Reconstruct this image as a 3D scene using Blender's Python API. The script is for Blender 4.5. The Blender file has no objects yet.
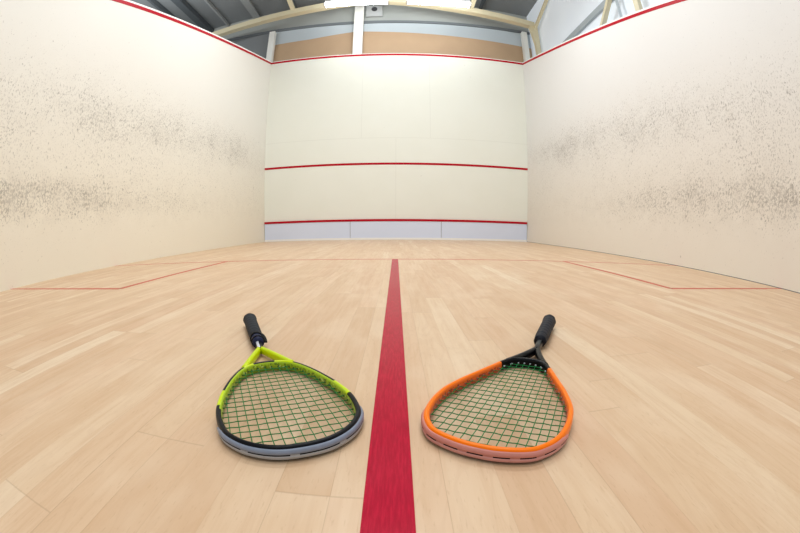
import bpy, bmesh, math, random
from mathutils import Vector, Matrix, Euler
random.seed(4)
SC = bpy.context.scene
COL = SC.collection

# ------------------------------------------------------------------ helpers
def lin(c):
    def f(v):
        v /= 255.0
        return v / 12.92 if v <= .04045 else ((v + .055) / 1.055) ** 2.4
    return (f(c[0]), f(c[1]), f(c[2]), 1.0)

class N:
    """tiny node-graph helper"""
    def __init__(s, name):
        s.m = bpy.data.materials.new(name); s.m.use_nodes = True
        s.t = s.m.node_tree; s.b = s.t.nodes['Principled BSDF']
    def n(s, typ, **kw):
        o = s.t.nodes.new(typ)
        for k, v in kw.items(): setattr(o, k, v)
        return o
    def plug(s, v, sock):
        if hasattr(v, 'is_output'): s.t.links.new(v, sock)
        elif v is not None: sock.default_value = v
    def math(s, op, a, b=None, c=None, clamp=False):
        o = s.n('ShaderNodeMath', operation=op); o.use_clamp = clamp
        for i, v in enumerate((a, b, c)): s.plug(v, o.inputs[i])
        return o.outputs[0]
    def xyz(s, x, y, z):
        o = s.n('ShaderNodeCombineXYZ')
        for i, v in enumerate((x, y, z)): s.plug(v, o.inputs[i])
        return o.outputs[0]
    def pos(s):
        g = s.n('ShaderNodeTexCoord'); q = s.n('ShaderNodeSeparateXYZ')
        s.t.links.new(g.outputs['Object'], q.inputs[0])
        return q.outputs[0], q.outputs[1], q.outputs[2]
    def noise(s, vec, scale, detail=2, rough=.5, dist=0):
        o = s.n('ShaderNodeTexNoise'); s.plug(vec, o.inputs['Vector'])
        o.inputs['Scale'].default_value = scale; o.inputs['Detail'].default_value = detail
        o.inputs['Roughness'].default_value = rough; o.inputs['Distortion'].default_value = dist
        return o.outputs['Fac']
    def white(s, vec):
        o = s.n('ShaderNodeTexWhiteNoise', noise_dimensions='3D'); s.plug(vec, o.inputs['Vector'])
        return o.outputs['Value']
    def smooth(s, v, a, b, lo=0., hi=1.):
        o = s.n('ShaderNodeMapRange', interpolation_type='SMOOTHSTEP')
        for i, w in enumerate((v, a, b, lo, hi)): s.plug(w, o.inputs[i])
        return o.outputs[0]
    def gauss(s, v, mu, sig):
        d = s.math('DIVIDE', s.math('SUBTRACT', v, mu), sig)
        return s.math('EXPONENT', s.math('MULTIPLY', s.math('MULTIPLY', d, d), -1.))
    def mix(s, f, a, b, blend='MIX'):
        o = s.n('ShaderNodeMix', data_type='RGBA', blend_type=blend)
        s.plug(f, o.inputs[0]); s.plug(a, o.inputs[6]); s.plug(b, o.inputs[7])
        return o.outputs[2]
    def ramp(s, f, stops):
        o = s.n('ShaderNodeValToRGB'); s.plug(f, o.inputs[0]); e = o.color_ramp.elements
        while len(e) < len(stops): e.new(.5)
        for i, (p, c) in enumerate(stops): e[i].position = p; e[i].color = c
        return o.outputs[0]
    def out(s, col=None, rough=None, metal=None, coat=None, spec=None, bump=None, strength=.1, dist=.001, emit=None, es=0):
        b = s.b
        if col is not None: s.plug(col, b.inputs['Base Color'])
        if rough is not None: s.plug(rough, b.inputs['Roughness'])
        if metal is not None: s.plug(metal, b.inputs['Metallic'])
        if spec is not None: s.plug(spec, b.inputs['Specular IOR Level'])
        if coat is not None: b.inputs['Coat Weight'].default_value = coat[0]; b.inputs['Coat Roughness'].default_value = coat[1]
        if emit is not None: s.plug(emit, b.inputs['Emission Color']); b.inputs['Emission Strength'].default_value = es
        if bump is not None:
            o = s.n('ShaderNodeBump'); o.inputs['Strength'].default_value = strength; o.inputs['Distance'].default_value = dist
            s.plug(bump, o.inputs['Height']); s.t.links.new(o.outputs[0], b.inputs['Normal'])
        return s.m

def plain(name, rgb, rough=.5, var=.06, scale=12., **kw):
    """a colour with a gentle procedural mottling"""
    n = N(name); x, y, z = n.pos()
    f = n.noise(n.xyz(x, y, z), scale, 3)
    c = lin(rgb); d = tuple(v * (1 - var) for v in c[:3]) + (1,); u = tuple(min(1, v * (1 + var)) for v in c[:3]) + (1,)
    return n.out(n.mix(f, d, u), rough, **kw)

def obj(name, bm, mats, parent=None, smooth=True, **props):
    me = bpy.data.meshes.new(name); bmesh.ops.recalc_face_normals(bm, faces=bm.faces); bm.to_mesh(me); bm.free()
    for m in (mats if isinstance(mats, (list, tuple)) else [mats]): me.materials.append(m)
    if smooth:
        for p in me.polygons: p.use_smooth = True
    o = bpy.data.objects.new(name, me); COL.objects.link(o)
    if parent: o.parent = parent
    for k, v in props.items(): o[k] = v
    return o
def empty(name, loc, rotz=0, **props):
    o = bpy.data.objects.new(name, None); COL.objects.link(o); o.location = loc; o.rotation_euler = (0, 0, rotz)
    o.empty_display_size = .05
    for k, v in props.items(): o[k] = v
    return o
def box(bm, lo, hi, mi=0):
    vs = [bm.verts.new((x, y, z)) for x in (lo[0], hi[0]) for y in (lo[1], hi[1]) for z in (lo[2], hi[2])]
    for f in ((0, 1, 3, 2), (4, 6, 7, 5), (0, 4, 5, 1), (2, 3, 7, 6), (0, 2, 6, 4), (1, 5, 7, 3)):
        bm.faces.new([vs[i] for i in f]).material_index = mi
    return vs
def bevel(bm, w, seg=2):
    bmesh.ops.bevel(bm, geom=bm.edges[:], offset=w, segments=seg, affect='EDGES', profile=.6)
def prism(bm, pts, d):
    """pts: planar 3-D polygon, extruded by vector d"""
    a = [bm.verts.new(p) for p in pts]; b = [bm.verts.new(Vector(p) + Vector(d)) for p in pts]
    bm.faces.new(a); bm.faces.new(b[::-1]); n = len(a)
    for i in range(n): bm.faces.new((a[i], b[i], b[(i + 1) % n], a[(i + 1) % n]))
def bar(bm, p, q, w, h, up=(0, 0, 1)):
    """rectangular bar from p to q"""
    p, q = Vector(p), Vector(q); d = (q - p).normalized(); s = d.cross(Vector(up)).normalized(); u = s.cross(d)
    prism(bm, [p + s * a * w / 2 + u * b * h / 2 for a, b in ((-1, -1), (1, -1), (1, 1), (-1, 1))], q - p)
def tube(bm, pts, r, seg=6, mi=0, cap=True):
    rings = []; n = len(pts)
    for i, p in enumerate(pts):
        p = Vector(p); d = (Vector(pts[min(i + 1, n - 1)]) - Vector(pts[max(i - 1, 0)])).normalized()
        up = Vector((0, 0, 1)) if abs(d.z) < .9 else Vector((1, 0, 0))
        s = d.cross(up).normalized(); u = s.cross(d)
        rr = r[i] if isinstance(r, (list, tuple)) else r
        rings.append([bm.verts.new(p + (s * math.cos(t) + u * math.sin(t)) * rr) for t in (2 * math.pi * k / seg for k in range(seg))])
    for i in range(n - 1):
        for k in range(seg):
            bm.faces.new((rings[i][k], rings[i][(k + 1) % seg], rings[i + 1][(k + 1) % seg], rings[i + 1][k])).material_index = mi
    if cap:
        bm.faces.new(rings[0][::-1]).material_index = mi; bm.faces.new(rings[-1]).material_index = mi

# ------------------------------------------------------------------ materials
def floor_material():
    n = N('beech strip floor'); x, y, z = n.pos(); W = .0635
    xr = n.math('DIVIDE', x, W); row = n.math('FLOOR', xr); fx = n.math('FRACT', xr)
    pair = n.math('FLOOR', n.math('DIVIDE', xr, 2.))
    r1 = n.white(n.xyz(row, 3.3, 1.7)); r2 = n.white(n.xyz(pair, 8.1, 4.4))
    sel = n.math('GREATER_THAN', n.white(n.xyz(pair, 5.5, 2.2)), .6)
    off = n.math('ADD', n.math('MULTIPLY', r1, n.math('SUBTRACT', 1., sel)), n.math('MULTIPLY', r2, sel))
    yl = n.math('ADD', n.math('DIVIDE', y, .98), n.math('MULTIPLY', off, 9.3))
    seg = n.math('FLOOR', yl); fy = n.math('FRACT', yl)
    rid = n.white(n.xyz(row, seg, .5)); rid2 = n.white(n.xyz(row, seg, 7.5))
    base = n.ramp(rid, [(0, lin((203, 169, 134))), (.3, lin((208, 176, 141))), (.65, lin((213, 183, 149))), (.88, lin((217, 190, 157))), (1, lin((223, 200, 170)))])
    pinky = n.mix(n.math('MULTIPLY', rid2, .35), base, lin((212, 174, 142)))
    # grain: long streaks along the board, different in every board
    g1 = n.noise(n.xyz(n.math('ADD', n.math('MULTIPLY', x, 60.), n.math('MULTIPLY', rid, 90.)), n.math('MULTIPLY', y, 3.2), n.math('MULTIPLY', rid2, 50.)), 1.0, 5, .62, .5)
    g2 = n.noise(n.xyz(n.math('ADD', n.math('MULTIPLY', x, 16.), n.math('MULTIPLY', rid, 40.)), n.math('MULTIPLY', y, 2.2), n.math('MULTIPLY', rid2, 31.)), 1.0, 2, .5, 1.2)
    rings = n.math('SINE', n.math('MULTIPLY', g2, 46.))
    streak = n.smooth(g1, .38, .72)
    c = n.mix(n.math('MULTIPLY', streak, .34), pinky, lin((196, 156, 118)))
    c = n.mix(n.math('MULTIPLY', n.smooth(rings, .35, 1.), .12), c, lin((186, 145, 110)))
    blot = n.noise(n.xyz(n.math('MULTIPLY', x, 9.), n.math('MULTIPLY', y, 5.), rid), 1., 3)
    c = n.mix(n.math('MULTIPLY', n.smooth(blot, .45, .75), .3), c, lin((230, 208, 180)))
    # fine beech flecks and a few knots
    fl = n.noise(n.xyz(n.math('MULTIPLY', x, 420.), n.math('MULTIPLY', y, 60.), rid), 1., 2)
    c = n.mix(n.math('MULTIPLY', n.smooth(fl, .60, .74), .22), c, lin((168, 126, 92)))
    kn = n.noise(n.xyz(n.math('MULTIPLY', x, 30.), n.math('MULTIPLY', y, 13.), rid2), 1., 2, .6)
    c = n.mix(n.math('MULTIPLY', n.smooth(kn, .765, .83), .6), c, lin((140, 96, 66)))
    # joints
    ex = n.math('MINIMUM', fx, n.math('SUBTRACT', 1., fx)); ey = n.math('MINIMUM', fy, n.math('SUBTRACT', 1., fy))
    sx = n.smooth(ex, .004, .016, 1., 0.); sy = n.smooth(ey, .0006, .0022, 1., 0.)
    seam = n.math('MAXIMUM', n.math('MULTIPLY', sx, n.smooth(n.white(n.xyz(row, 2.2, 9.9)), .2, 1., .10, .55)), n.math('MULTIPLY', sy, .38))
    c = n.mix(n.math('MULTIPLY', seam, .55), c, lin((120, 82, 54)))
    h = n.math('SUBTRACT', n.math('MULTIPLY', fl, .25), seam)
    return n.out(c, n.smooth(g1, .2, .8, .32, .46), spec=.30, bump=h, strength=.25, dist=.0006)

def side_wall_material(name, mirror):
    """off-white court plaster with bands of small dark ball marks"""
    n = N(name); x, y, z = n.pos()
    low = n.math('MULTIPLY', n.gauss(z, .78, .29 if mirror < 5 else .35), n.smooth(y, 2.8, 8.5, 1., .38))
    up = n.math('MULTIPLY', n.gauss(n.math('SUBTRACT', z, n.math('MULTIPLY', y, .06)), 1.46, .55), n.math('MULTIPLY', n.smooth(y, 2.2, 4.4, .62, .95), n.smooth(y, 7.5, 9.7, 1., .70)))
    mid = n.math('MULTIPLY', n.gauss(z, 1.35, .95), n.smooth(y, 3., 8., .68, .50))
    patch = n.noise(n.xyz(y, z, mirror), 1.3, 4, .65)
    den = n.math('MULTIPLY', n.math('MAXIMUM', n.math('MAXIMUM', low, up), mid), n.smooth(patch, .28, .68, .70, 1.12))
    sx = n.math('ADD', n.math('MULTIPLY', y, 42.), n.math('MULTIPLY', z, -9. if mirror < 5 else 9.))
    s1 = n.noise(n.xyz(sx, n.math('MULTIPLY', z, 24.), mirror), 1., 2, .6, .5)
    s2 = n.noise(n.xyz(n.math('MULTIPLY', sx, 1.9), n.math('MULTIPLY', z, 42.), mirror + 9.), 1., 2, .6, .4)
    s3 = n.noise(n.xyz(n.math('MULTIPLY', y, 46.), n.math('ADD', n.math('MULTIPLY', z, 36.), n.math('MULTIPLY', y, 9.)), mirror + 5.), 1., 2, .6, .4)
    th = n.math('SUBTRACT', .722, n.math('MULTIPLY', den, .205))
    m1 = n.smooth(n.math('SUBTRACT', s1, th), -.01, .10)
    m2 = n.smooth(n.math('SUBTRACT', s2, th), -.01, .10)
    m3 = n.smooth(n.math('SUBTRACT', s3, n.math('ADD', th, .01)), -.01, .10)
    mark = n.math('MAXIMUM', n.math('MAXIMUM', m1, m3), n.math('MULTIPLY', m2, .85))
    grime = n.math('MULTIPLY', n.math('MULTIPLY', n.math('MAXIMUM', low, n.math('MULTIPLY', up, .5)), n.smooth(n.noise(n.xyz(y, z, mirror), 5., 3), .3, .7)), .16)
    tint = n.ramp(n.smooth(z, 0., 3.0), [(0, lin(WALL_LOW if mirror < 5 else (233, 226, 214))), (1, lin(WALL_HIGH if mirror < 5 else (229, 228, 226)))])  # warm floor bounce low on the wall is painted into its colour
    c = n.mix(grime, tint, lin((166, 152, 134)))
    c = n.mix(n.math('MULTIPLY', mark, n.smooth(n.noise(n.xyz(y, z, mirror), 6., 3), .3, .7, .26, .56)), c, lin((100, 90, 80)))
    b = n.noise(n.xyz(y, z, 0.), 9., 3)
    return n.out(c, .55, spec=.3, bump=b, strength=.12, dist=.004)
WALL_LOW = (238, 231, 213); WALL_HIGH = (234, 232, 225)

def front_wall_material():
    n = N('front wall paint'); x, y, z = n.pos()
    px = n.math('ABSOLUTE', n.math('SUBTRACT', n.math('ABSOLUTE', x), .82))
    v1 = n.math('MULTIPLY', n.smooth(px, .004, .012, 1., 0.), n.math('GREATER_THAN', z, 2.45))
    v2 = n.math('MULTIPLY', n.smooth(n.math('ABSOLUTE', x), .004, .012, 1., 0.), n.math('LESS_THAN', z, 2.45))
    hz = n.smooth(n.math('ABSOLUTE', n.math('SUBTRACT', z, 2.45)), .004, .012, 1., 0.)
    s = n.math('MAXIMUM', n.math('MAXIMUM', v1, v2), hz)
    cl = n.noise(n.xyz(x, z, 0.), 1.4, 3)
    c = n.mix(cl, lin((234, 236, 225)), lin((239, 241, 232)))
    sp = n.noise(n.xyz(n.math('MULTIPLY', x, 9.), n.math('MULTIPLY', z, 9.), 3.), 1., 2)
    c = n.mix(n.math('MULTIPLY', n.smooth(sp, .73, .8), .16), c, lin((120, 112, 98)))
    c = n.mix(n.math('MULTIPLY', s, .075), c, lin((120, 116, 104)))
    return n.out(c, .5, spec=.3)

def red_paint(name, rgb, rough=.3):
    n = N(name); x, y, z = n.pos()
    g = n.noise(n.xyz(n.math('MULTIPLY', x, 300.), n.math('MULTIPLY', y, 26.), z), 1., 4, .65)
    c = lin(rgb)
    col = n.mix(n.smooth(g, .35, .7), tuple(v * .82 for v in c[:3]) + (1,), tuple(min(1, v * 1.12 + .004) for v in c[:3]) + (1,))
    return n.out(col, rough, spec=.07, bump=g, strength=.25, dist=.0005)

M = {}
M['floor'] = floor_material()
M['wall_left'] = side_wall_material('left wall plaster with ball marks', 1.)
M['wall_right'] = side_wall_material('right wall plaster with ball marks', 11.)
M['wall_front'] = front_wall_material()
M['wall_red'] = plain('red wall line paint', (180, 8, 34), .45, .05, spec=.12)
M['floor_red'] = red_paint('red half court line paint', (178, 0, 43), .26)
M['floor_red_thin'] = red_paint('salmon red floor line paint', (196, 72, 56), .36)  # paler, more salmon red than the half court line
M['white_rim'] = plain('white rim paint', (244, 244, 242), .5, .02)
M['tin'] = plain('white tin sheet', (218, 228, 248), .42, .02, 3.)
M['tin_seam'] = plain('dark tin joint', (150, 152, 158), .5)
M['tan'] = plain('tan ply panel', (186, 157, 126), .7, .14, 1.2)
M['band'] = plain('pale blue sheet', (190, 200, 206), .6, .05, 1.)
M['grey_sheet'] = plain('grey end wall sheet', (168, 172, 168), .65, .05, .8)
M['dark_ledge'] = plain('dark grey rail', (112, 118, 122), .6, .05)
M['side_rail'] = plain('grey side rail', (168, 176, 180), .6, .05)
M['roof'] = plain('dark blue grey roof sheet', (126, 130, 132), .6, .12, .7)
M['roof_dark'] = plain('dark purlin steel', (74, 80, 84), .55, .08)
M['roof_light'] = plain('pale translucent strip', (150, 154, 154), .55, .08)
M['cream_steel'] = plain('cream painted steel', (214, 204, 172), .5, .06, 2.)
M['white_steel'] = plain('white painted column', (236, 236, 230), .5, .03, 2.)
M['sheet_side'] = plain('white blue side sheet', (222, 228, 234), .6, .04, 1., emit=lin((220, 230, 240)), es=.22)  # faint glow built into the sheet stands for daylight passing through
M['lamp_white'] = plain('white lamp housing', (236, 236, 232), .5, .02)
M['box_grey'] = plain('light grey box', (180, 183, 183), .5, .03)
M['black_hole'] = plain('dark opening', (60, 62, 66), .6, .05)
n_ = N('fluorescent tube'); x_, y_, z_ = n_.pos()
M['lamp_tube'] = n_.out((1, 1, 1, 1), .4, emit=(.95, .985, 1, 1), es=22.)

# ------------------------------------------------------------------ court shell
HX, LEN = 3.2, 9.75
ZF, ZB = 4.762, 2.2314          # centre height of the out line at the front wall and at the back of the court
def structure(name, bm, m, parent=None, smooth=False, **p):
    return obj(name, bm, m, parent, smooth, kind='structure', **p)

bm = bmesh.new(); box(bm, (-HX - .12, -1.0, -.10), (HX + .12, LEN + .12, 0.))
floor = structure('floor', bm, M['floor'])
def strip(name, x0, x1, y0, y1, z, m, label):
    b = bmesh.new(); box(b, (x0, y0, 0.0), (x1, y1, z)); return structure(name, b, m, floor, label=label)
HW = .027
strip('half_court_line', -HW, HW, -1.0, 4.27, .0006, M['floor_red'], 'wide red half court line')
bq = .020
strip('short_line', -HX, HX, 4.285 - bq, 4.285 + bq, .0004, M['floor_red_thin'], 'thin red line across the whole floor')
XB = 3.2 - 1.562 - .025; YB = 4.26 - 1.562 - .025
for s in (-1, 1):
    strip('service_box_line', min(s * XB - bq, s * XB + bq), max(s * XB - bq, s * XB + bq), YB, 4.285, .0005, M['floor_red_thin'], 'thin red line along the floor, side of a service box')
    strip('service_box_line', min(s * XB, s * HX), max(s * XB, s * HX), YB - bq, YB + bq, .0005, M['floor_red_thin'], 'thin red line across the floor, rear of a service box')

# front wall
bm = bmesh.new(); box(bm, (-HX - .12, LEN, 0), (HX + .12, LEN + .12, ZF + .042))
wf = structure('wall_front', bm, M['wall_front'])
def wall_strip(name, z0, z1, m, label, d=.003):
    b = bmesh.new(); box(b, (-HX - .01 * z0, LEN - d, z0), (HX + .019 * z0, LEN, z1)); return structure(name, b, m, wf, label=label)
wall_strip('service_line', 1.78, 1.832, M['wall_red'], 'red service line across the front wall')
wall_strip('out_line', ZF - .03, ZF + .025, M['wall_red'], 'red out line along the top of the front wall')
wall_strip('wall_rim', ZF + .025, ZF + .042, M['white_rim'], 'white top edge above the red line')

# side walls with sloping top
def side_wall(s):
    nm = 'left' if s < 0 else 'right'
    ZB = 2.28 if s < 0 else 2.295      # back height of the sloping out line
    slope = (ZF - ZB) / LEN
    b = bmesh.new(); x = s * HX; y0 = 0.
    zt = lambda y, d=0.: ZB + slope * y + d
    prism(b, [(x, y0, 0), (x, LEN, 0), (x, LEN, zt(LEN, .055)), (x, y0, zt(y0, .055))], (s * .12, 0, 0))
    lean = .010 if s < 0 else .019
    def shear(bb):
        for v in bb.verts: v.co.x += s * lean * v.co.z
    shear(b); w = structure('wall_' + nm, b, M['wall_' + nm])
    for name, d0, d1, m, l in (('out_line', -.03, .025, M['wall_red'], 'red out line sloping down the side wall top'), ('wall_rim', .025, .055, M['white_rim'], 'white top edge above the red line')):
        b = bmesh.new(); xx = x - s * .003
        prism(b, [(xx, y0, zt(y0, d0)), (xx, LEN, zt(LEN, d0)), (xx, LEN, zt(LEN, d1)), (xx, y0, zt(y0, d1))], (s * .003, 0, 0))
        shear(b); structure(name, b, m, w, label=l)
    b = bmesh.new(); box(b, (min(x - s * .0015, x), y0, 0), (max(x - s * .0015, x), LEN, .006))
    if s > 0: structure('floor_joint', b, M['dark_ledge'], w, label='dark joint where the wall meets the floor')
for s in (-1, 1): side_wall(s)

# tin along the foot of the front wall
tin = empty('tin_board', (0, LEN - .001, 0), label='long low white tin board with red top strip, at the foot of the front wall', category='tin board')
for i in range(3):
    a = -HX + .001 + i * (2 * HX - .002) / 3; c = -HX + .001 + (i + 1) * (2 * HX - .002) / 3
    b = bmesh.new(); box(b, (a + .006, -.028, .045), (c - .006, -.004, .43)); obj('panel', b, M['tin'], tin, False)
b = bmesh.new(); box(b, (-HX + .001, -.010, .045), (HX - .001, -.001, .43)); obj('backing', b, M['tin_seam'], tin, False)
b = bmesh.new(); box(b, (-HX + .001, -.034, 0), (HX - .001, -.001, .045)); obj('foot_rail', b, M['white_rim'], tin, False, label='white foot rail')
b = bmesh.new(); box(b, (-HX + .001, -.040, .43), (HX - .001, -.001, .482)); bevel(b, .008, 2); obj('top_strip', b, M['wall_red'], tin, False, label='red top strip')

# ------------------------------------------------------------------ the hall beyond the court
YE = 10.4
XR = 3.85
b = bmesh.new(); box(b, (-9., YE, 0), (XR + .1, YE + .1, 7.4)); we = structure('wall_hall_end', b, M['grey_sheet'])
b = bmesh.new(); prism(b, [(-3.45, YE - .02, 3.8), (XR, YE - .02, 3.8), (XR, YE - .02, 5.68), (1.2, YE - .02, 5.80), (-.9, YE - .02, 5.90), (-1.2, YE - .02, 5.90), (-2.4, YE - .02, 5.76), (-3.45, YE - .02, 5.72)], (0, .02, 0))
structure('tan_panel', b, M['tan'], we, label='tan boarding low on the end wall')
b = bmesh.new(); prism(b, [(-3.45, YE - .012, 5.6), (XR, YE - .012, 5.6), (XR, YE - .012, 6.19), (-3.45, YE - .012, 6.19)], (0, .012, 0))
structure('pale_band', b, M['band'], we, label='pale blue band above the tan boarding')
b = bmesh.new(); box(b, (-9., YE - .06, 6.19), (XR, YE, 6.27)); structure('rail', b, M['dark_ledge'], we, label='dark grey rail across the end wall')
b = bmesh.new(); box(b, (-9., YE - .01, 3.5), (-3.45, YE, 6.19)); structure('dark_panel', b, M['roof'], we, label='dark grey sheet left of the corner column')
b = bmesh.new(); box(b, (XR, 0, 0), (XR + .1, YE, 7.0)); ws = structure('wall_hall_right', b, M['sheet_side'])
b = bmesh.new(); box(b, (XR - .06, 0, 4.66), (XR, YE, 4.80)); structure('side_rail', b, M['side_rail'], ws, label='grey rail along the side sheeting')
# shallow pitched roof
RZ = lambda x: 7.14 - (.055 * (x + .5) if x > -.5 else .05 * (-.5 - x))
b = bmesh.new()
prism(b, [(-9., -1, RZ(-9.)), (-.5, -1, RZ(-.5)), (XR + .1, -1, RZ(XR + .1)), (XR + .1, -1, RZ(XR + .1) + .1), (-.5, -1, RZ(-.5) + .1), (-9, -1, RZ(-9) + .1)], (0, YE + 1.1, 0))
structure('ceiling', b, M['roof'])
for x, w, h, m in ((-6.35, .07, .16, 'roof_dark'), (-5.75, .22, .16, 'roof_dark'), (-5.1, .05, .1, 'roof_light'), (-4.15, .22, .06, 'roof_light'), (-2.9, .06, .14, 'roof_dark'), (-1.6, .06, .14, 'roof_dark'), (.9, .06, .14, 'roof_dark'), (2.4, .06, .14, 'roof_dark')):
    z = RZ(x) - .02; b = bmesh.new(); box(b, (x - w / 2, 0, z - h), (x + w / 2, YE, z)); structure('purlin', b, M[m])
# cream rafter in front of the end wall
YR = 9.6
BZ = lambda x: 6.64 - (.118 * (x + .6) if x > -.6 else .110 * (-.6 - x))
b = bmesh.new()
xs = (-8., -5, -3.2, -.6, 1.5, 3.7)
prism(b, [(x, YR - .09, BZ(x)) for x in xs] + [(x, YR - .09, BZ(x) - .17) for x in xs[::-1]], (0, .18, 0))
structure('rafter', b, M['cream_steel'])
b = bmesh.new(); bar(b, (-2.75, YR, BZ(-2.75) - .02), (-2.95, YR - 1.0, RZ(-2.9)), .10, .10); structure('rafter_brace', b, M['cream_steel'])
b = bmesh.new(); bar(b, (1.95, YR - .1, BZ(1.95) - .02), (2.15, YR - 1., RZ(2.15)), .10, .10); structure('rafter_brace', b, M['cream_steel'])
# white columns against the end wall
for x, w, z1 in ((-3.5, .17, 6.12), (-1.03, .25, 7.0), (3.62, .15, 6.15)):
    b = bmesh.new(); box(b, (x - w / 2, YE - .22, 0), (x + w / 2, YE - .07, z1)); structure('column', b, M['white_steel'])
# corner haunch and struts on the right
b = bmesh.new(); prism(b, [(3.55, YR - .06, 6.02), (3.78, YR - .06, 6.0), (3.80, YR - .06, 4.4), (3.70, YR - .06, 4.4), (3.66, YR - .06, 5.4)], (0, .12, 0)); structure('column', b, M['cream_steel'])
b = bmesh.new(); bar(b, (3.70, YR, 5.9), (3.78, YR - 1.1, 6.45), .07, .08); structure('rafter_brace', b, M['cream_steel'])
b = bmesh.new(); bar(b, (3.66, 6.57, 3.8), (3.66, 4.5, 5.63), .09, .07); structure('strut', b, M['cream_steel'])
b = bmesh.new(); bar(b, (3.70, 5.55, 3.6), (3.72, 5.6, 6.4), .05, .05); structure('strut', b, M['band'])
b = bmesh.new(); bar(b, (3.68, 5.0, 3.4), (3.70, 4.9, 6.5), .10, .10); structure('strut', b, M['cream_steel'])

# small grey box on the end wall
vb = empty('wall_box', (-.62, YE - .002, 6.63), label='small pale grey box with a dark round hole, high on the end wall', category='wall box')
b = bmesh.new(); box(b, (-.23, -.09, -.21), (.23, 0, .21)); bevel(b, .012, 2); obj('housing', b, M['box_grey'], vb, False)
b = bmesh.new(); tube(b, [(0, -.094, .06), (0, -.088, .06)], .085, 20); obj('hole', b, M['black_hole'], vb, False, label='dark round hole')

# ------------------------------------------------------------------ court lamps, plus added fill lights
def lamp(x, y, z, label, seen):
    t = empty('ceiling_light', (x, y, z), label=label, category='ceiling light', group='fluorescent court lights')
    L = .735
    b = bmesh.new(); prism(b, [(-L, -.10, .02), (-L, .10, .02), (-L, .06, .12), (-L, -.06, .12)], (2 * L, 0, 0)); bevel(b, .006, 1); obj('housing', b, M['lamp_white'], t, False)
    b = bmesh.new(); prism(b, [(-L + .02, y_, z_) for y_, z_ in ((-.09, .02), (-.085, -.03), (-.06, -.055), (.06, -.055), (.085, -.03), (.09, .02))], (2 * L - .04, 0, 0)); obj('diffuser', b, M['lamp_tube'], t, False, label='glowing white diffuser')
    for s in (-1, 1):
        b = bmesh.new(); box(b, (s * L - .02, -.095, -.06), (s * L + .02, .095, .025)); bevel(b, .005, 1); obj('end_cap', b, M['lamp_white'], t, False)
        b = bmesh.new(); tube(b, [(s * L * .6, 0, .12), (s * L * .6, 0, RZ(x + s * L * .6) - z + .01)], .006, 6); obj('hanger', b, M['roof_light'], t)
    return t
lamp(-.93, 8.56, 5.74, 'lit white fluorescent light under the roof, the left one of the two', True)
lamp(.98, 8.56, 5.74, 'lit white fluorescent light under the roof, the right one of the two', True)

def area(name, loc, sx, sy, energy, col=(.95, .985, 1), rot=(0, 0, 0)):
    l = bpy.data.lights.new(name, 'AREA'); l.shape = 'RECTANGLE'; l.size = sx; l.size_y = sy; l.energy = energy; l.color = col
    o = bpy.data.objects.new(name, l); COL.objects.link(o); o.location = loc; o.rotation_euler = rot; return o
for x in (-.94, .95): area('court_area_light', (x, 8.72, 5.86), 1.5, .25, 15, rot=(math.radians(125), 0, 0))  # extra area lights added by the fixtures to throw light onto the end wall
for x in (-5.5, 1.): area('hall_fill_light', (x, 6.6, 5.6), 1.5, .3, 50, rot=(math.radians(150), 0, 0))  # unseen fill lights added to brighten the roof and end wall
for y, e in ((5.6, 84), (2.6, 50), (.2, 40)):
    for x in (-1.0, 1.0): area('court_area_light', (x, y, 5.8), 1.5, .4, e)

w = bpy.data.worlds.new('World'); SC.world = w; w.use_nodes = True
w.node_tree.nodes['Background'].inputs[0].default_value = (.97, .98, 1., 1); w.node_tree.nodes['Background'].inputs[1].default_value = .5

# ------------------------------------------------------------------ rackets
def catmull(pts, n):
    """closed loop through pts, n samples per span (centripetal-ish uniform)"""
    out = []; m = len(pts)
    for i in range(m):
        p0, p1, p2, p3 = (Vector(pts[(i + k - 1) % m]) for k in range(4))
        for k in range(n):
            t = k / n
            out.append(.5 * ((2 * p1) + (p2 - p0) * t + (2 * p0 - 5 * p1 + 4 * p2 - p3) * t * t + (3 * p1 - p0 - 3 * p2 + p3) * t ** 3))
    return out
def resample(loop, n):
    m = len(loop); d = [0.]
    for i in range(m): d.append(d[-1] + (loop[(i + 1) % m] - loop[i]).length)
    out = []; j = 0
    for k in range(n):
        t = d[-1] * k / n
        while d[j + 1] < t: j += 1
        f = (t - d[j]) / max(1e-9, d[j + 1] - d[j]); out.append(loop[j].lerp(loop[(j + 1) % m], f))
    return out
def smooth_loop(l, it):
    for _ in range(it):
        m = len(l); l = [(l[i - 1] + l[i] * 2 + l[(i + 1) % m]) / 4 for i in range(m)]
    return l
def offset_loop(l, d):
    """move a loop inward by d (loop runs so that inward is found from the centroid)"""
    m = len(l); c = sum(l, Vector((0, 0))) / m; out = []
    for i in range(m):
        t = (l[(i + 1) % m] - l[i - 1]).normalized(); nrm = Vector((-t.y, t.x))
        if nrm.dot(c - l[i]) < 0: nrm = -nrm
        out.append(l[i] + nrm * d)
    return out
def outline(half, cx, n=200):
    """half: [(s, halfwidth)] from tip to bridge, in mm -> closed loop of (x, y) metres, counter-clockwise from the tip"""
    r = [(cx + w, s) for s, w in half]; l = [(cx - w, s) for s, w in half[::-1][1:-1]]
    return smooth_loop(resample(catmull([(x / 1000, y / 1000) for x, y in r + l], 8), n), 2)

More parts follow.
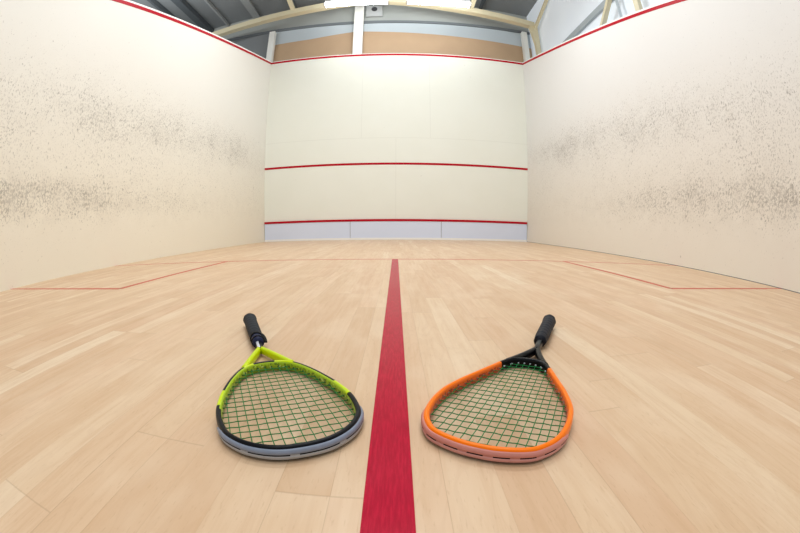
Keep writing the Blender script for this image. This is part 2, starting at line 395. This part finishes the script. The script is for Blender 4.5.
ZC = .0118   # height of the frame's middle plane
def ring(bm, loop, sec, pick):
    """sweep a section [(radial outward, up)] round a closed loop; pick(i, j, s, x) -> material slot"""
    m = len(loop); k = len(sec); c = sum(loop, Vector((0, 0))) / m; rows = []
    for i in range(m):
        t = (loop[(i + 1) % m] - loop[i - 1]).normalized(); o = Vector((t.y, -t.x))
        if o.dot(loop[i] - c) < 0: o = -o
        rows.append([bm.verts.new((loop[i].x + o.x * a, loop[i].y + o.y * a, ZC + h)) for a, h in sec])
    for i in range(m):
        q = (i + 1) % m; mid = (loop[i] + loop[q]) / 2
        for j in range(k):
            f = bm.faces.new((rows[i][j], rows[q][j], rows[q][(j + 1) % k], rows[i][(j + 1) % k])); f.material_index = pick(i, j, mid.y, mid.x)
def superellipse(a, b, n, p=2.8):
    out = []
    for k in range(n):
        t = 2 * math.pi * k / n; c, s = math.cos(t), math.sin(t)
        out.append((a * math.copysign(abs(c) ** (2 / p), c), b * math.copysign(abs(s) ** (2 / p), s)))
    return out
def open_shell(bm, loop, idx, sec, pick):
    """shell piece swept along loop[idx] with open ends closed by caps; section is a closed polygon"""
    m = len(loop); c = sum(loop, Vector((0, 0))) / m; rows = []; k = len(sec)
    L = len(idx)
    for a_, i in enumerate(idx):
        t = (loop[(i + 1) % m] - loop[i - 1]).normalized(); o = Vector((t.y, -t.x))
        if o.dot(loop[i] - c) < 0: o = -o
        e = min(a_, L - 1 - a_); sh = .35 + .65 * min(1, e / 5)
        rows.append([bm.verts.new((loop[i].x + o.x * r, loop[i].y + o.y * r, ZC + h * (sh if h > 0 else .8 + .2 * sh))) for r, h in sec])
    for i in range(L - 1):
        for j in range(k):
            f = bm.faces.new((rows[i][j], rows[i + 1][j], rows[i + 1][(j + 1) % k], rows[i][(j + 1) % k])); f.material_index = pick(i, j)
    bm.faces.new(rows[0]); bm.faces.new(rows[-1][::-1])

def inside_span(loop, axis, v):
    """range of the other coordinate where the line coord[axis]=v is inside the loop"""
    hits = []; m = len(loop)
    for i in range(m):
        a, b = loop[i], loop[(i + 1) % m]
        if (a[axis] - v) * (b[axis] - v) < 0:
            t = (v - a[axis]) / (b[axis] - a[axis]); hits.append(a[1 - axis] + t * (b[1 - axis] - a[1 - axis]))
    return (min(hits), max(hits)) if len(hits) >= 2 else None

def arm_tube(bm, pts, w, h, pick=lambda i, k: 0, seg=12):
    """flattened tube (w wide, h tall) through 3-D pts lying about horizontally"""
    rings = []; n = len(pts); sec = superellipse(.5, .5, seg, 2.6)
    for i, p in enumerate(pts):
        p = Vector(p); d = (Vector(pts[min(i + 1, n - 1)]) - Vector(pts[max(i - 1, 0)])); d.z = 0; d.normalize(); s = Vector((d.y, -d.x, 0))
        ww = w[i] if isinstance(w, (list, tuple)) else w; hh = h[i] if isinstance(h, (list, tuple)) else h
        rings.append([bm.verts.new(p + s * a * ww + Vector((0, 0, c * hh))) for a, c in sec])
    for i in range(n - 1):
        for k in range(seg):
            bm.faces.new((rings[i][k], rings[i][(k + 1) % seg], rings[i + 1][(k + 1) % seg], rings[i + 1][k])).material_index = pick(i, k)
    bm.faces.new(rings[0][::-1]); bm.faces.new(rings[-1])

def bez(p0, p1, p2, n):
    return [tuple((1 - t) ** 2 * a + 2 * t * (1 - t) * b + t * t * c for a, b, c in zip(p0, p1, p2)) for t in (i / n for i in range(n + 1))]

def shaft_z(s): return ZC + (.0190 - ZC) * min(1, max(0, (s - .33) / .40))

def racket(cfg):
    t = empty('squash_racket', cfg['tip'] + (0,), cfg['rot'], label=cfg['label'], category='squash racket')
    cx = cfg['cx'] / 1000
    out_l = outline(cfg['half'], cfg['cx'], 220)
    mid_l = offset_loop(out_l, .0050)
    in_l = offset_loop(out_l, .0098)
    # frame hoop
    b = bmesh.new(); sec = superellipse(.0050, .0106, 20)
    ring(b, mid_l, sec, cfg['pick']); obj('frame', b, cfg['frame_mats'], t)
    # bumper guard round the tip
    m = len(mid_l); lim = cfg['bumper_s']
    idx = [i for i in range(-m // 2, m // 2) if mid_l[i % m].y < lim]; idx = [i % m for i in idx]
    prof = cfg['bumper_prof']; b = bmesh.new()
    open_shell(b, mid_l, idx, prof, cfg['bumper_pick'])
    obj('bumper_guard', b, cfg['bumper_mats'], t, label=cfg['bumper_label'])
    # string bed
    nm, nc = cfg['mains'], cfg['crosses']
    x0, x1 = min(p.x for p in in_l), max(p.x for p in in_l); y0, y1 = min(p.y for p in in_l), max(p.y for p in in_l)
    sx = (x1 - x0) / (nm + .35); xs_ = [cx + (i - (nm - 1) / 2) * sx for i in range(nm)]
    sy = (y1 - y0) / (nc + .6); ys_ = [y0 + sy * (.75 + j) for j in range(nc)]
    R = .00075; A = .0005; ends = []
    b = bmesh.new()
    for i, x in enumerate(xs_):
        sp = inside_span(in_l, 0, x)
        if not sp: continue
        pts = [(x, sp[0] - .003, ZC)] + [(x, y, ZC + (A if (i + j) % 2 else -A)) for j, y in enumerate(ys_) if sp[0] + .002 < y < sp[1] - .002] + [(x, sp[1] + .003, ZC)]
        tube(b, pts, R, 6); ends += [(x, sp[0]), (x, sp[1])]
    obj('main_strings', b, M['string'], t)
    b = bmesh.new()
    for j, y in enumerate(ys_):
        sp = inside_span(in_l, 1, y)
        if not sp: continue
        pts = [(sp[0] - .003, y, ZC)] + [(x, y, ZC - (A if (i + j) % 2 else -A)) for i, x in enumerate(xs_) if sp[0] + .002 < x < sp[1] - .002] + [(sp[1] + .003, y, ZC)]
        tube(b, pts, R, 6); ends += [(sp[0], y), (sp[1], y)]
    obj('cross_strings', b, M['string'], t)
    # grommets: a short collar where each string enters the hoop
    b = bmesh.new(); cen = Vector((cx, (y0 + y1) / 2))
    for x, y in ends:
        k = min(range(m), key=lambda i: (in_l[i] - Vector((x, y))).length_squared)
        tt = (in_l[(k + 1) % m] - in_l[k - 1]).normalized(); o = Vector((tt.y, -tt.x))
        if o.dot(cen - Vector((x, y))) < 0: o = -o
        p = Vector((x, y)); q = p + o * .0016; p = p - o * .0012
        tube(b, [(p.x, p.y, ZC), (q.x, q.y, ZC)], .0017, 8, 1 if y < cfg.get('grommet_split', -1) else 0)
    obj('grommets', b, [cfg['grommet_mat'], cfg.get('grommet_mat2', cfg['grommet_mat'])], t, label=cfg['grommet_label'])
    # throat arms
    sj, wj, sa = cfg['throat']
    for sgn in (-1, 1):
        pts = [(x, y, shaft_z(y)) for x, y in bez((cx + sgn * wj, sj), (cx * .6 + sgn * cfg['arm_ctrl'][0], cfg['arm_ctrl'][1]), (sgn * .0032, sa), 14)]
        b = bmesh.new(); arm_tube(b, pts, [cfg.get('arm_w', .0126) - .0001 * i for i in range(15)], [.0208 - .0002 * i for i in range(15)])
        obj('throat_arm', b, cfg['arm_mat'], t)
    # shaft
    b = bmesh.new(); ys2 = [sa - .003 + i * (cfg['grip0'] + .02 - sa + .003) / 10 for i in range(11)]
    arm_tube(b, [(0, y, shaft_z(y)) for y in ys2], [.0150 + .0035 * (i / 10) for i in range(11)], [.0178] * 11, cfg['shaft_pick'], 16)
    obj('shaft', b, cfg['shaft_mats'], t)
    # grip with a spirally wound wrap
    g0, g1 = cfg['grip0'], cfg['grip1']; b = bmesh.new(); rows = []; NS, NA = 110, 28
    for i in range(NS + 1):
        s = g0 + (g1 - g0) * i / NS; u = i / NS
        rr = .0152 + .0022 * min(1, u * 6) + .0016 * u + (.0018 * max(0, (u - .93) / .07))
        row = []
        for a in range(NA):
            th = 2 * math.pi * a / NA
            ph = (s / .024 - th / (2 * math.pi)) % 1.0
            gr = .0011 * math.exp(-((min(ph, 1 - ph)) / .09) ** 2) - .0004 * ph
            oc = 1 + .035 * math.cos(8 * th) * .5
            row.append(b.verts.new((math.cos(th) * (rr * oc - gr), s, .0196 + math.sin(th) * (rr * oc - gr) * .985)))
        rows.append(row)
    for i in range(NS):
        for a in range(NA): b.faces.new((rows[i][a], rows[i][(a + 1) % NA], rows[i + 1][(a + 1) % NA], rows[i + 1][a]))
    b.faces.new(rows[0]); b.faces.new(rows[-1][::-1])
    grip = obj('grip', b, cfg['grip_mat'], t)
    b = bmesh.new()
    tube(b, [(0, g1 - .001, .0198), (0, g1 + .005, .0198), (0, g1 + .008, .0198)], [.0196, .0188, .0145], 28)
    obj('butt_cap', b, cfg['cap_mat'], grip)
    for s, r, wd, m_ in cfg['collars']:
        b = bmesh.new(); tube(b, [(0, s, .0182), (0, s + wd * .15, .0182), (0, s + wd * .85, .0186), (0, s + wd, .0186)], [r - .0012, r, r, r - .0012], 24)
        obj('grip_band', b, m_, grip, label='dark band at the top of the grip')
    for p0, p1, p2, m_ in cfg.get('flaps', ()):
        b = bmesh.new(); arm_tube(b, bez(p0, p1, p2, 8), .008, .0022); obj('loose_wrap_end', b, m_, grip, label='loose frayed end of the grip wrap')
    return t

M['string'] = plain('green strings', (4, 116, 54), .4, .1, 60., spec=.15)
M['lime'] = plain('lime yellow lacquer', (200, 220, 0), .3, .08, 40., spec=.2)
def lime_print():
    n = N('lime lacquer with dark print'); x, y, z = n.pos()
    f = n.noise(n.xyz(n.math('MULTIPLY', x, 210.), n.math('MULTIPLY', y, 210.), n.math('MULTIPLY', z, 160.)), 1., 2, .6)
    band = n.math('MULTIPLY', n.smooth(z, .006, .010), n.smooth(z, .0165, .0195, 1., 0.))
    k = n.math('MULTIPLY', n.smooth(f, .55, .6), band)
    w = n.math('MULTIPLY', n.smooth(n.math('SUBTRACT', 1., f), .60, .64), band)
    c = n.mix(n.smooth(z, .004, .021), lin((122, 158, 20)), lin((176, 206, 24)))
    c = n.mix(n.math('MULTIPLY', k, .8), c, lin((46, 66, 30)))
    c = n.mix(n.math('MULTIPLY', w, .55), c, lin((226, 236, 170)))
    return n.out(c, .35)
M['lime_print'] = lime_print()
M['navy'] = plain('black navy lacquer', (10, 12, 18), .35, .15, 60., spec=.14)
M['bumper_grey'] = plain('worn blue grey bumper plastic', (126, 136, 154), .45, .16, 90.)
M['bumper_low'] = plain('worn grey bumper plastic', (166, 166, 166), .5, .16, 90.)
M['groove'] = plain('dark bumper groove', (8, 7, 9), .6, .1, spec=.1)
M['orange'] = plain('bright orange lacquer', (255, 122, 0), .3, .06, 60., spec=.2)
def orange_inner():
    n = N('orange lacquer with dark print'); x, y, z = n.pos()
    f = n.noise(n.xyz(n.math('MULTIPLY', x, 190.), n.math('MULTIPLY', y, 190.), n.math('MULTIPLY', z, 120.)), 1., 2, .6)
    band = n.math('MULTIPLY', n.smooth(z, .005, .008), n.smooth(z, .0145, .018, 1., 0.))
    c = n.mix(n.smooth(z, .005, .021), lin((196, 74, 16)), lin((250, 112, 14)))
    c = n.mix(n.math('MULTIPLY', n.math('MULTIPLY', n.smooth(f, .52, .58), band), .7), c, lin((88, 40, 46)))
    return n.out(c, .4)
M['orange_print'] = orange_inner()
M['black_gloss'] = plain('glossy black lacquer', (8, 8, 12), .3, .15, 60., spec=.16)
M['pink_bumper'] = plain('worn pink bumper plastic', (202, 130, 118), .45, .12, 70.)
M['pink_low'] = plain('worn dull pink bumper plastic', (206, 146, 138), .5, .14, 70.)
M['maroon'] = plain('dark red underside lacquer', (112, 44, 28), .4, .1)
M['grom_dark'] = plain('dark green grommet plastic', (58, 84, 26), .5)
M['grom_pale'] = plain('pale grommet plastic', (190, 196, 206), .4)
M['grom_mauve'] = plain('dull mauve grommet plastic', (150, 96, 84), .5)
M['grip_grey'] = plain('charcoal grip wrap', (44, 46, 50), .75, .14, 160., spec=.15)
M['grip_navy'] = plain('black blue grip wrap', (16, 19, 30), .6, .16, 160., spec=.22)
M['cap_dark'] = plain('dark butt cap rubber', (20, 22, 28), .6, .1, spec=.2)
M['band_black'] = plain('black rubber band', (8, 8, 10), .6, .1, spec=.15)
M['band_navy'] = plain('navy wrap tape', (30, 36, 66), .45, .1, spec=.2)
M['silver'] = plain('silver white shaft lacquer', (216, 218, 224), .25, .04, coat=(.5, .1))
M['shaft_grey'] = plain('dark grey shaft lacquer', (72, 74, 72), .35, .1, spec=.2)

# section slots for a 20-gon: j=0 outward, 5 top, 10 inward, 15 underneath
def pick_lime(i, j, s, x):
    if s > .298 and abs(x) < .056 and 2 <= j <= 6: return 2 if -.026 < x < .018 else 0
    if (6 if s > .13 else 8) <= j <= 13: return 1 if s > .040 else 2
    if .140 < s < .196 and x < 0: return 0
    if .120 < s < .178 and x > 0: return 0
    return 2
def bump_pick_lime(i, j):
    if j in (3, 4): return 2 if (i % 17) > 2 else 1
    return 0 if j < 3 else (1 if j < 7 else 2)
def pick_orange(i, j, s, x):
    inner = 7 <= j <= 13
    if s > .305: return 2
    if 14 <= j <= 18: return 3
    if inner: return 1
    return 0
def bump_pick_pink(i, j):
    if j in (3, 4): return 2 if (i % 8) < 5 else 0
    return (0 if j < 3 else 1) if j < 7 else 3
# closed bumper profile (outward, up): top lip, upper lobe, groove, lower lobe, tuck under
PROF = [(.0034, .0078), (.0060, .0062), (.0079, .0026), (.0076, .0002), (.0060, -.0008), (.0074, -.0019), (.0077, -.0046), (.0068, -.0074), (.0034, -.0106), (.0030, 0.)]

racket(dict(tip=(-.1096, 1.3573), rot=math.radians(26.65), cx=2.5,
    label='lime yellow and black squash racket with grey bumper, left of the wide red line',
    half=[(-7, 0), (-5.5, 24), (0, 44), (12, 66), (27, 83), (48, 98), (66, 105), (100, 110.5), (130, 111), (160, 107), (192, 100.5), (242, 85), (282, 67), (303, 52), (315, 37), (321, 19), (323, 0)],
    pick=pick_lime, frame_mats=[M['lime'], M['lime_print'], M['navy']],
    bumper_s=.088, bumper_prof=PROF, bumper_pick=bump_pick_lime, bumper_mats=[M['bumper_grey'], M['bumper_low'], M['groove']], bumper_label='worn blue grey bumper guard',
    mains=14, crosses=18, grommet_mat=M['grom_dark'], grommet_label='small dark grommets',
    throat=(.306, .050, .420), arm_ctrl=(.028, .365), arm_mat=M['lime'],
    shaft_pick=lambda i, k: 1 if k in (4, 5) else 0, shaft_mats=[M['navy'], M['silver']],
    grip0=.505, grip1=.703, grip_mat=M['grip_grey'], cap_mat=M['cap_dark'],
    collars=((.462, .0142, .05, M['band_navy']), (.496, .0176, .014, M['band_black']), (.470, .0162, .007, M['band_black'])),
    flaps=(((.012, .500, .030), (.021, .485, .026), (.019, .468, .016), M['band_black']),)))

racket(dict(tip=(.1156, 1.3531), rot=math.radians(-29.15), cx=-6,
    label='bright orange squash racket with black throat and handle, right of the wide red line',
    half=[(-6, 0), (-5, 22), (0, 46), (6, 63), (14, 76), (35, 93), (60, 104), (95, 110.5), (125, 111.5), (154, 109), (204, 95), (255, 75.5), (306, 55.5), (332, 42), (345, 26), (350, 10), (350.5, 0)],
    pick=pick_orange, frame_mats=[M['orange'], M['orange_print'], M['black_gloss'], M['maroon']],
    bumper_s=.078, bumper_prof=PROF, bumper_pick=bump_pick_pink, bumper_mats=[M['pink_bumper'], M['pink_low'], M['groove'], M['maroon']], bumper_label='worn pink bumper guard',
    mains=16, crosses=20, grommet_mat=M['grom_pale'], grommet_label='small grommets', grommet_split=.30, grommet_mat2=M['grom_mauve'],
    throat=(.328, .040, .425), arm_w=.0155, arm_ctrl=(.016, .380), arm_mat=M['black_gloss'],
    shaft_pick=lambda i, k: 1 if k in (3, 4, 5) and i > 2 else 0, shaft_mats=[M['black_gloss'], M['shaft_grey']],
    grip0=.485, grip1=.698, grip_mat=M['grip_navy'], cap_mat=M['cap_dark'],
    collars=((.671, .0196, .012, M['grip_navy']),)))

# ------------------------------------------------------------------ camera: 15 mm-class fisheye close to the floor
cam = bpy.data.cameras.new('camera'); co = bpy.data.objects.new('camera', cam); COL.objects.link(co); SC.camera = co
cam.type = 'PANO'; cam.panorama_type = 'FISHEYE_EQUISOLID'
cam.sensor_fit = 'HORIZONTAL'; cam.sensor_width = 36.; cam.sensor_height = 24.
cam.fisheye_lens = 375.255 * 36. / 800.; cam.fisheye_fov = math.radians(190)
cam.shift_y = 22.525 / 533.
cam.clip_start = .01
yaw, pitch, roll = .0106, -.1638, .0013
f = Vector((math.sin(yaw) * math.cos(pitch), math.cos(yaw) * math.cos(pitch), math.sin(pitch)))
r = Vector((math.cos(yaw), -math.sin(yaw), 0)); u = r.cross(f)
r2 = r * math.cos(roll) + u * math.sin(roll); u2 = u * math.cos(roll) - r * math.sin(roll)
mt = Matrix((r2, u2, -f)).transposed().to_4x4(); mt.translation = (.0085, .9689, .2796)
co.matrix_world = mt

SC.view_settings.view_transform = 'Standard'
SC.view_settings.look = 'None'
SC.view_settings.exposure = .10
